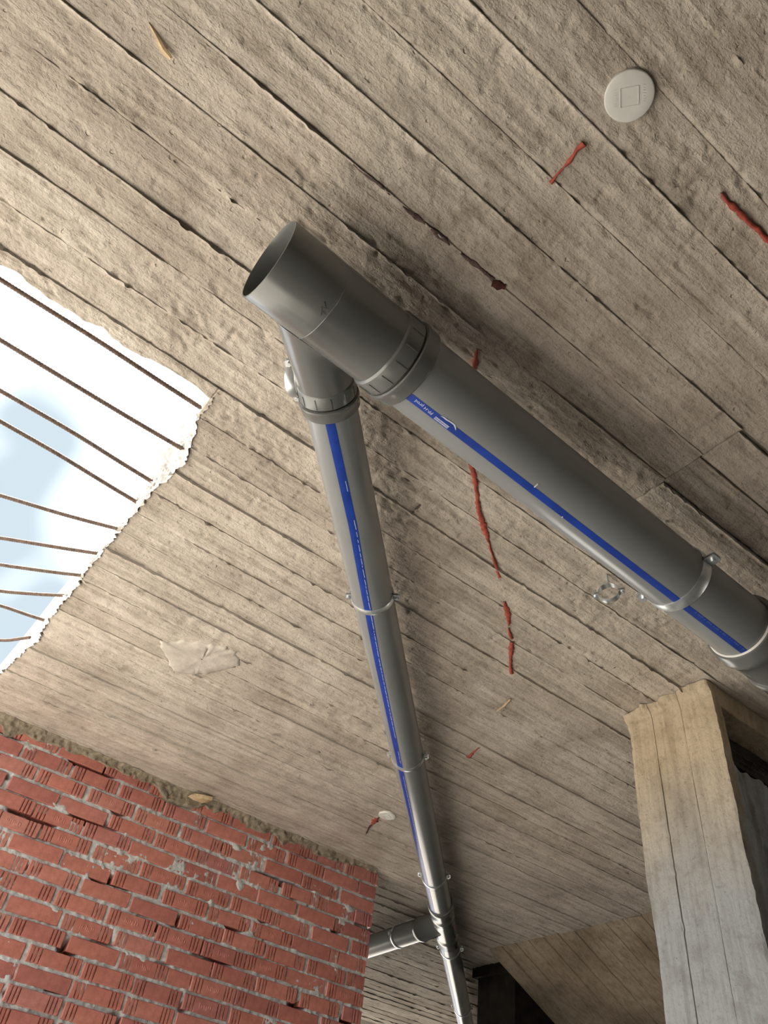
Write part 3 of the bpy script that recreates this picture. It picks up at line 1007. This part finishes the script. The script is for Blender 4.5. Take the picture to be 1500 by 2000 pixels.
# ------------------------------------------------------------------ wood splinters and crumbs
def splinter(pts, widths, label, lift0, lift1, name='wood_splinter'):
    root_me = None
    pts = [V([p[0], p[1]]) for p in pts]
    n = 14
    t = np.linspace(0, 1, n)
    px = np.interp(t, np.linspace(0, 1, len(pts)), [p[0] for p in pts]); py = np.interp(t, np.linspace(0, 1, len(pts)), [p[1] for p in pts])
    w = np.interp(t, np.linspace(0, 1, len(widths)), widths)
    dx = np.gradient(px); dy = np.gradient(py); ln = np.hypot(dx, dy); nx, ny = -dy / ln, dx / ln
    z = H + 0.001 - (lift0 + (lift1 - lift0) * t)
    cols = [(-.5, 0.0), (-.15, -.0022), (.2, -.0012), (.5, -.001), (.5, .0022), (0, .003), (-.5, .002), (-.5, 0.0)]
    P = np.zeros((n, len(cols), 3))
    for k, (s, dz) in enumerate(cols):
        P[:, k, 0] = px + nx * w * s; P[:, k, 1] = py + ny * w * s; P[:, k, 2] = z + dz + 0.0006 * vn(t * 9, s * 3, 141)
    me = grid_mesh(name, P, False, flip=True)
    return link(name, me, M_WOOD, None, label=label, cat='wood splinter')


splinter([(-.301, .638), (-.28, .648), (-.26, .659), (-.24, .661)], [.001, .006, .011, .013, .007], 'pale wood splinter stuck to the ceiling boards above the open pipe end', 0.0, 0.012)
splinter([(1.33, 3.50), (1.352, 3.46)], [.004, .0, .0], 'x', 0, 0) if False else None
splinter([(1.739, 1.784), (1.754, 1.832), (1.760, 1.881)], [.006, .008, .005], 'short straw-coloured splinter beside a red speck right of the thin pipe', 0.002, 0.006)


# pale chip of wood wedged at the top of the brick wall
mb = MB()
cpts = [(1.285, H - 0.028), (1.300, H - 0.018), (1.345, H - 0.012), (1.395, H - 0.004), (1.392, H - 0.022), (1.370, H - 0.032), (1.32, H - 0.034)]
n = len(cpts)
mb.add([(x, WY - 0.062 - 0.01 * (x > 1.33), z) for x, z in cpts] + [(x, WY - 0.012, z + 0.003) for x, z in cpts],
       [list(range(n)), [n + i for i in range(n)][::-1]] + [[i, n + i, n + (i + 1) % n, (i + 1) % n] for i in range(n)])
mb.build('wood_chip', M_WOOD, label='pale wood chip wedged between the brick wall top and the ceiling', cat='wood chip')

# ------------------------------------------------------------------ reinforcing bars in the opening
def rebar(p0, p1, p2, label, r=0.0064):
    """right end p0 (in the slab edge), via p1, to p2 past the left of the view"""
    p0, p1, p2 = V(p0), V(p1), V(p2)
    L = float(np.linalg.norm(p2 - p0))
    n = int(L / 0.0042)
    t = np.linspace(0, 1, n)
    tm = float(np.linalg.norm(p1 - p0)) / L
    pts = V([np.interp(t, [0, tm, 1], [p0[k], p1[k], p2[k]]) for k in range(3)]).T
    # soften the bend
    ker = np.ones(31) / 31
    for k in range(3):
        pad = np.concatenate([np.full(15, pts[0, k]), pts[:, k], np.full(15, pts[-1, k])])
        sm = np.convolve(pad, ker, 'valid')
        wgt = np.clip(np.minimum(t, 1 - t) * 12, 0, 1)
        pts[:, k] = pts[:, k] * (1 - wgt) + sm * wgt
    pts[:, 2] += 0.002 * vn(t * 6, 1.0, 151) * np.minimum(1, t * 8)
    rs = [r * (1.13 if i % 2 else 0.93) for i in range(n)]
    mb = MB(); mb.tube(list(pts), rs, 9)
    return mb.build('rebar', M_REBAR, None, True, label=label, cat='rebar', group='reinforcing bars across the slab opening')


ZB = H + 0.055
def ext(a, b, L): # continue a->b by L
    a, b = V(a), V(b); d = (b - a) / np.linalg.norm(b - a); return tuple(b + d * L)
F = 1453.58
_R = V([RIGHT, DOWN, FWD])
def px_at(p, z):
    """helper: world point seen at a picture position on the level z"""
    v = _R.T @ V([p[0] - 750.0, p[1] - 1000.0, F])
    return tuple(v * z / v[2])
order = ['topmost', 'second', 'third', 'fourth', 'fifth', 'sixth', 'seventh', 'eighth', 'ninth', 'lowest']
bars = [((392, 796), (200, 670), (0, 545)), ((342, 868), (160, 760), (0, 663)), ((290, 936), (150, 848), (0, 762)), ((260, 976), (125, 893), (0, 822)),
        ((221, 1030), (110, 1000), (0, 967)), ((181, 1079), (145, 1073), (0, 1069)), ((148, 1122), (70, 1111), (0, 1103)), ((112, 1162), (60, 1160), (0, 1155)),
        ((75, 1207), (35, 1196), (0, 1181)), ((40, 1247), (20, 1250), (0, 1252))]
for k, (a, b, c_) in enumerate(bars):
    z = ZB
    pa, pb_, pc_ = px_at(a, z), px_at(b, z), px_at(c_, z)
    far = ext(pb_, pc_, 0.6) if k < 5 else (pc_[0] - 0.5, pc_[1] + 0.25, pc_[2])
    pb_ = pc_ if k > 5 else pb_
    pa = ext(pb_, pa, 0.05)
    lab = ('%s of the ten rusty bars crossing the bright slab opening' % order[k]) if k not in (0, 9) else \
          ('%s rusty bar in the bright slab opening, %s' % (order[k], 'next to the ceiling boards' if k == 0 else 'near its lower corner'))
    rebar(pa, pb_, far, lab)

# ------------------------------------------------------------------ pipes
def az_el(az, el):
    a, e = math.radians(az), math.radians(el)
    return V([math.cos(e) * math.cos(a), math.cos(e) * math.sin(a), math.sin(e)])


J = V([0.19, 0.8085, 1.4095]); BD = az_el(0, -3.2)        # thick pipe axis
S0 = V([0.18785, 0.8085, 1.4222]); SD = az_el(45.1, 0.6)   # thin pipe axis
HG = J + BD * 0.2628; WD = az_el(4.5, 5.0)                 # wye body axis
RB, RS = 0.0888, 0.0633


def on_cyl(P, d, r, t, deg):
    e1, e2 = frame(d); a = math.radians(deg)
    return V(P) + V(d) * t + r * (math.cos(a) * e1 + math.sin(a) * e2)


def stripe(name, P, d, r, keys, half, mat, parent, lift=0.0005, step=0.03):
    """coloured band lying on the tube: keys = [(t, centre degrees)], half width in degrees"""
    t0, t1 = keys[0][0], keys[-1][0]
    ts_ = np.linspace(t0, t1, max(2, int((t1 - t0) / step)))
    cs = np.interp(ts_, [k[0] for k in keys], [k[1] for k in keys])
    aa = np.linspace(-half, half, 7)
    G = np.zeros((len(ts_), len(aa), 3))
    for i, (t, c0) in enumerate(zip(ts_, cs)):
        for k, a in enumerate(aa):
            G[i, k] = on_cyl(P, d, r + lift, t, c0 + a)
    return link(name, grid_mesh(name, G, True, flip=True), mat, parent)


def prints(P, d, r, items, name, mat, parent, lift=0.0009):
    """small printed dashes on the stripe: (t0, t1, deg0, deg1)"""
    vs_, fs = [], []
    for (t0, t1, a0, a1) in items:
        b = len(vs_)
        vs_ += [on_cyl(P, d, r + lift, t0, a0), on_cyl(P, d, r + lift, t1, a0), on_cyl(P, d, r + lift, t1, a1), on_cyl(P, d, r + lift, t0, a1)]
        fs.append([b, b + 1, b + 2, b + 3])
    return link(name, mesh(name, vs_, fs, False), mat, parent)


def text_on_pipe(txt, P, d, r, t_start, deg0, size, mat, parent, lift=0.0009, name='print'):
    """lettering bent on to the tube; it reads towards -d"""
    cu = bpy.data.curves.new('lettering', 'FONT')
    cu.body = txt; cu.size = size
    cu.resolution_u = 2
    ob = bpy.data.objects.new('lettering', cu)
    COL.objects.link(ob)
    bpy.context.view_layer.update()
    dg = bpy.context.evaluated_depsgraph_get()
    me0 = bpy.data.meshes.new_from_object(ob.evaluated_get(dg))
    vs_ = [on_cyl(P, d, r + lift, t_start - v.co.x, deg0 + math.degrees(v.co.y / r)) for v in me0.vertices]
    fs = [list(p.vertices) for p in me0.polygons]
    bpy.data.objects.remove(ob); bpy.data.meshes.remove(me0); bpy.data.curves.remove(cu)
    return link(name, mesh(name, vs_, fs, False), mat, parent)


def tube_obj(name, P, d, r, t0, t1, parent, mat=None, seg=72, wall=0.005):
    prof = [(t0, r - wall), (t0, r - 0.0008), (t0 + 0.0008, r), (t1 - 0.0008, r), (t1, r - 0.0008), (t1, r - wall)]
    return link(name, lathe(name, P, d, prof, seg, closed=True), mat or M_PIPE, parent)


def socket_profile(t0, t1, r, R, wall=0.004):
    """push-fit socket: step up, flat, seal bead, lip"""
    L = t1 - t0
    return [(t0 - 0.010, r - 0.001), (t0 - 0.004, r), (t0, R - 0.0035), (t0 + 0.002, R - 0.0025), (t0 + L * 0.48, R - 0.0022), (t0 + L * 0.50, R - 0.004), (t0 + L * 0.54, R - 0.004),
            (t0 + L * 0.57, R + 0.0016), (t0 + L * 0.66, R + 0.0022), (t0 + L * 0.72, R), (t1 - 0.002, R - 0.0004), (t1, R - 0.002), (t1, r - 0.001)]


def socket(parent, P, d, t0, t1, r, R, nrib, name='socket'):
    s_ = link(name, lathe(name, P, d, socket_profile(t0, t1, r, R), 72), M_FIT, parent)
    L = t1 - t0
    # dark seal line
    link('seal_ring', lathe('seal_ring', P, d, [(t0 + L * 0.500, R - 0.0036), (t0 + L * 0.515, R - 0.0026), (t0 + L * 0.535, R - 0.0026), (t0 + L * 0.55, R - 0.0036)], 64), M_RUBBER, s_)
    for k in range(nrib):
        a = 360.0 * k / nrib + 12
        e1, e2 = frame(d)
        n_ = math.cos(math.radians(a)) * e1 + math.sin(math.radians(a)) * e2
        tg = np.cross(d, n_)
        mb = MB()
        mb.bbox(V(P) + V(d) * (t0 + L * 0.27) + n_ * (R - 0.0022), d, tg, n_, (L * 0.19, 0.0011, 0.0013), 0.0006)
        mb.build('rib', M_FIT, s_)
    return s_


# --- wye fitting
wye = empty('wye_fitting', 'dark grey plastic wye fitting with an open end, joining thick and thin pipes', 'pipe fitting', tuple(HG - WD * 0.2))
TA, TE = -0.356, -0.056
RW = 0.0905
prof = [(TE - 0.002, RW - 0.006), (TA + 0.012, RW - 0.0050), (TA, RW - 0.0036), (TA, RW - 0.0008), (TA + 0.001, RW - 0.0002), (-0.2185, RW), (-0.2175, RW + 0.0008), (-0.2163, RW), (TE - 0.012, RW), (TE, RW + 0.001)]
pc(link('main_body', lathe('main_body', HG, WD, prof, 96), M_FIT), wye)
so = pc(socket(None, HG, WD, TE, 0.0285, RW, 0.0985, 14), wye)
# branch: starts on the saddle where it meets the body
SK0 = S0 + SD * 0.2515
W0 = HG - WD * 0.285
XD = SK0 - W0; XL = float(np.linalg.norm(XD)); XD /= XL
e1, e2 = frame(XD)
seg = 72
RBR = 0.0655
vs_, fs = [], []
rows = 9
for k in range(seg):
    a = 2 * math.pi * k / seg
    off = RBR * (math.cos(a) * e1 + math.sin(a) * e2)
    A = XD - WD * (XD @ WD); B = off - WD * (off @ WD)
    qa, qb, qc = A @ A, 2 * A @ B, B @ B - (RW - 0.0015) ** 2
    ti = (-qb + math.sqrt(max(0, qb * qb - 4 * qa * qc))) / (2 * qa)
    for i in range(rows):
        t = ti + (XL - ti) * i / (rows - 1)
        fl = 1.0 + 0.05 * max(0, 1 - (t - ti) / 0.02) ** 2
        vs_.append(W0 + XD * t + off * fl)
for k in range(seg):
    k2 = (k + 1) % seg
    for i in range(rows - 1):
        fs.append([k * rows + i, k2 * rows + i, k2 * rows + i + 1, k * rows + i + 1])
pc(link('branch', mesh('branch', vs_, fs), M_FIT), wye)
so2 = pc(socket(None, S0, SD, 0.2500, 0.3235, RBR - 0.001, 0.0715, 12, 'branch_socket'), wye)
# embossed maker's mark on the body
mb = MB()
e1w, e2w = frame(WD)
for (t, a, L, rt) in ((-0.236, -118, .011, .6), (-0.229, -115, .009, -.5), (-0.236, -111, .009, .9), (-0.227, -109, .008, .1), (-0.231, -106, .007, 1.2)):
    n_ = math.cos(math.radians(a)) * e1w + math.sin(math.radians(a)) * e2w
    tg = np.cross(WD, n_)
    ax = WD * math.cos(rt) + tg * math.sin(rt); ay = np.cross(n_, ax)
    mb.bbox(HG + WD * t + n_ * RW, ax, ay, n_, (L / 2, 0.0009, 0.0009))
pc(mb.build('embossed_mark', M_FIT), wye)

# --- thick pipe
e1b, e2b = frame(BD); e1s, e2s = frame(SD)
bigp = empty('drain_pipe', 'thick grey drain pipe with a blue stripe running to the right edge', 'pipe', tuple(J + BD * 0.8))
pc(tube_obj('tube', J, BD, RB, 0.235, 1.56, None), bigp)
pc(stripe('stripe', J, BD, RB, [(0.291, -88.2), (0.5, -89.3), (0.9, -89.6), (1.46, -91)], 6.2, M_BLUE, None), bigp)
pc(text_on_pipe('PP-H prod', J, BD, RB, 0.372, -91.5, 0.0117, M_PRINT, None), bigp)
r_ = random.Random(3)
items = []
for row in (-85.2, -88.2):                                   # tiny two-line lettering of the maker's logo
    t = 0.381
    while t < 0.419:
        w = r_.uniform(.0010, .0024)
        items.append((t, t + w, row - 1.1, row + 1.1)); t += w + .0008
pc(prints(J, BD, RB, items, 'small_print', M_PRINT, None), bigp)['kind'] = 'stuff'
# white swoosh of the logo
sw = [(0.387, -93.6), (0.394, -94.6), (0.402, -94.2), (0.414, -95.4), (0.424, -95.2), (0.432, -92.2), (0.436, -90.6), (0.434, -93.2), (0.426, -97.4), (0.418, -97.6), (0.405, -96.4), (0.394, -96.4)]
vs_ = [on_cyl(J, BD, RB + 0.0010, t, a) for t, a in sw]
pc(link('logo_swoosh', mesh('logo_swoosh', vs_, [list(range(len(vs_)))], False), M_PRINT), bigp)
items = []
t = 1.243
while t < 1.44:
    w = r_.uniform(.0017, .0045)
    if r_.random() > 0.12:
        items.append((t, t + w, -96.0 + r_.uniform(0, .8), -92.4 - r_.uniform(0, .6)))
    t += w + r_.choice([.001, .0014, .007])
pc(prints(J, BD, RB, items, 'worn_print', M_PRINTPALE, None), bigp)['kind'] = 'stuff'


def burr(P, d, r, t, a, L, par):
    e1_, e2_ = frame(d)
    n_ = math.cos(math.radians(a)) * e1_ + math.sin(math.radians(a)) * e2_
    tg = np.cross(d, n_)
    mb = MB()
    mb.bbox(V(P) + V(d) * t + n_ * (r + 0.0005), tg, d, n_, (L / 2, 0.0011, 0.0007), 0.0005)
    pc(mb.build('plastic_burr', M_WHITE), par)


for (t, a, L) in ((0.2935, -52, .011), (0.2935, -70, .016), (0.293, -112, .007), (0.2925, -118, .005), (0.67, -99, .013), (0.78, -84, .004)):
    burr(J, BD, RB, t, a, L, bigp)

# --- coupling at the right end
cpl = empty('pipe_coupling', 'grey socket coupling at the right edge where the thick pipe ends', 'pipe fitting', tuple(J + BD * 1.55))
CT = 1.452
prof = [(0, RB + 0.001), (0, RB + .0105), (.0045, RB + .013), (.025, RB + .0138), (.033, RB + .0172), (.048, RB + .0178), (.057, RB + .0138), (.078, RB + .0095), (.100, RB + .0069), (.160, RB + .0069),
        (.166, RB + .0117), (.177, RB + .015), (.190, RB + .0117), (.210, RB + .011), (.245, RB + .011), (.248, RB + .007), (.248, RB - .002)]
pc(link('body', lathe('body', J + BD * CT, BD, prof, 80), M_FIT), cpl)
pc(link('white_gasket', lathe('white_gasket', J + BD * CT, BD, [(-.0028, RB + 0.0006), (-.0030, RB + 0.0030), (0, RB + 0.0058), (.0005, RB + 0.0006)], 72, a0=-160, a1=20), M_WHITE), cpl)
pc(tube_obj('outlet', J, BD, RB, CT + 0.235, 2.9, None), cpl)

# --- thin pipe
SKEYS = [(0.326, -97.4), (0.677, -96.5), (0.934, -88.6), (1.273, -79.5), (1.731, -73), (2.237, -66), (2.827, -61), (3.8, -58)]
smp = empty('drain_pipe', 'thin pale grey drain pipe with a blue stripe, running down from the wye', 'pipe', tuple(S0 + SD * 1.8))
pc(tube_obj('tube', S0, SD, RS, 0.27, 3.84, None), smp)
pc(stripe('stripe', S0, SD, RS, SKEYS, 10.5, M_BLUE, None), smp)
items = []
t = 0.51
while t < 3.6:
    w = r_.uniform(.006, .038)
    c0 = float(np.interp(t, [k[0] for k in SKEYS], [k[1] for k in SKEYS]))
    items.append((t, t + w, c0 - 6.6, c0 - 5.2))
    t += w + r_.uniform(.003, .010)
    if r_.random() < 0.05: t += 0.10
pc(prints(S0, SD, RS, items, 'dashed_print', M_PRINT, None), smp)['kind'] = 'stuff'
for (t, a, L) in ((0.325, -128, .013), (0.3255, -92, .007)):
    burr(S0, SD, RS, t, a, L, smp)

# --- far tee with its side branch
ftee = empty('tee_fitting', 'far dark grey tee fitting near the end of the brick wall', 'pipe fitting', tuple(S0 + SD * 4.1))
prof = [(3.78, RS + 0.001), (3.78, RS + .0065), (3.788, RS + .0095), (3.82, RS + .0100), (3.836, RS + .0065), (3.862, RS + .0065), (3.878, RS + .003), (3.94, RS + .003), (3.955, RS + .007), (3.977, RS + .007), (3.988, RS + .0035),
        (4.05, RS + .0035), (4.27, RS + .0035), (4.30, RS + .0035), (4.315, RS + .008), (4.35, RS + .009), (4.366, RS + .0055), (4.45, RS + .0055), (4.455, RS + .003), (4.455, RS - .002)]
pc(link('body', lathe('body', S0, SD, prof, 56), M_FIT), ftee)
KP = S0 + SD * 4.10
KD = az_el(87.0, -0.6)
prof = [(0.0, RS + .001), (0.10, RS + .0015), (0.11, RS + .005), (0.195, RS + .0055), (0.205, RS + .009), (0.22, RS + .009), (0.226, RS + .005), (0.238, RS + .005), (0.239, RS - .002)]
pc(link('side_branch', lathe('side_branch', KP, KD, prof, 48), M_FIT), ftee)
brp = empty('drain_pipe', 'far grey branch pipe passing behind the end of the brick wall', 'pipe', tuple(KP + KD * 0.8))
pc(tube_obj('tube', KP, KD, RS, 0.21, 2.7, None, seg=48), brp)
farp = empty('drain_pipe', 'far thin pipe beyond the tee, bright along its left side, cut by the bottom edge', 'pipe', tuple(S0 + SD * 6.0))
FD = az_el(45.0, -0.5)
FP = S0 + SD * 4.40
pc(tube_obj('tube', FP, FD, RS, 0.0, 3.8, None, seg=56), farp)
pc(stripe('stripe', FP, FD, RS, [(0.06, -58), (3.7, -58)], 10, M_BLUE, None, step=0.2), farp)


# ------------------------------------------------------------------ pipe clamps
def clamp(P, d, r, label, width=0.022, loose=False, rod=True, group=None, ear=0.024):
    P = V(P, float); d = V(d, float); d = d / np.linalg.norm(d)
    e1, e2 = frame(d)
    root = empty('pipe_clamp', label, 'pipe clamp', tuple(P), group=group)
    th = 0.0022
    hw = width / 2
    def band(a0, a1):
        pr = [(-hw, r + 0.0004), (-hw, r + th), (-hw * 0.55, r + th + 0.0016), (hw * 0.55, r + th + 0.0016), (hw, r + th), (hw, r + 0.0004)]
        return lathe('half_band', P, d, pr, 40, closed=True, a0=a0, a1=a1)
    pc(link('half_band', band(4, 176), M_ZINC), root)
    pc(link('half_band', band(184, 356), M_ZINC), root)
    for sgn in (1, -1):
        for up in (1, -1):
            mb = MB()
            c = P + e1 * sgn * (r + ear * 0.5) + e2 * up * 0.0040
            mb.bbox(c, e1, d, e2, (ear * 0.5, hw * 0.95, 0.0013), 0.003)
            pc(mb.build('ear', M_ZINC), root)
        mb = MB()
        c = P + e1 * sgn * (r + ear * 0.55)
        mb.tube([c - e2 * 0.012, c - e2 * 0.0052], 0.0058, 6)
        mb.tube([c - e2 * 0.006, c + e2 * 0.019], 0.0030, 8)
        pc(mb.build('bolt', M_ZINC), root)
    if rod:
        top = V([P[0], P[1], H + 0.004])
        mb = MB()
        base = P + e2 * (r + th)
        mb.tube([base, base + e2 * 0.014], 0.0078, 6)
        pc(mb.build('nut', M_ZINC), root)
        mb = MB()
        n_ = max(8, int((top[2] - base[2]) / 0.0015))
        pts = [base + (top - base) * k / (n_ - 1) for k in range(n_)]
        mb.tube(pts, [0.0040 if k % 2 else 0.0034 for k in range(n_)], 8)
        pc(mb.build('threaded_rod', M_ZINC), root)
    return root


G = 'zinc clamps holding the pipes'
clamp(J + BD * 1.196, BD, RB, 'large zinc clamp round the thick pipe near its right end', 0.032, group=G, ear=0.032)
clamp(S0 + SD * 1.046, SD, RS, 'zinc clamp round the thin pipe, nearest to the wye', 0.022, group=G, ear=0.022)
clamp(S0 + SD * 2.060, SD, RS, 'zinc clamp halfway along the thin pipe', 0.022, group=G, ear=0.022)
clamp(S0 + SD * 3.36, SD, RS, 'zinc clamp on the thin pipe just before the far tee', 0.022, group=G, ear=0.022)
clamp(FP + FD * 0.20, FD, RS, 'zinc clamp on the far pipe just past the tee', 0.022, group=G, ear=0.022)
clamp(FP + FD * 1.59, FD, RS, 'zinc clamp on the far pipe at the bottom edge of the picture', 0.022, group=G, ear=0.022)
clamp(KP + KD * 0.46, KD, RS, 'zinc clamp on the branch pipe beside the brick wall end', 0.022, group=G, ear=0.022)
# empty clamps hanging from the ceiling
clamp((1.446, 1.070, H - 0.070), (0.88, 0.47, 0), 0.0290, 'small empty zinc clamp hanging open beside the thick pipe', 0.021, group=G, ear=0.018)
clamp((0.312, 1.052, 1.450), (.707, -.707, 0), 0.038, 'empty zinc clamp half hidden behind the wye branch', 0.022, group=G, ear=0.020)
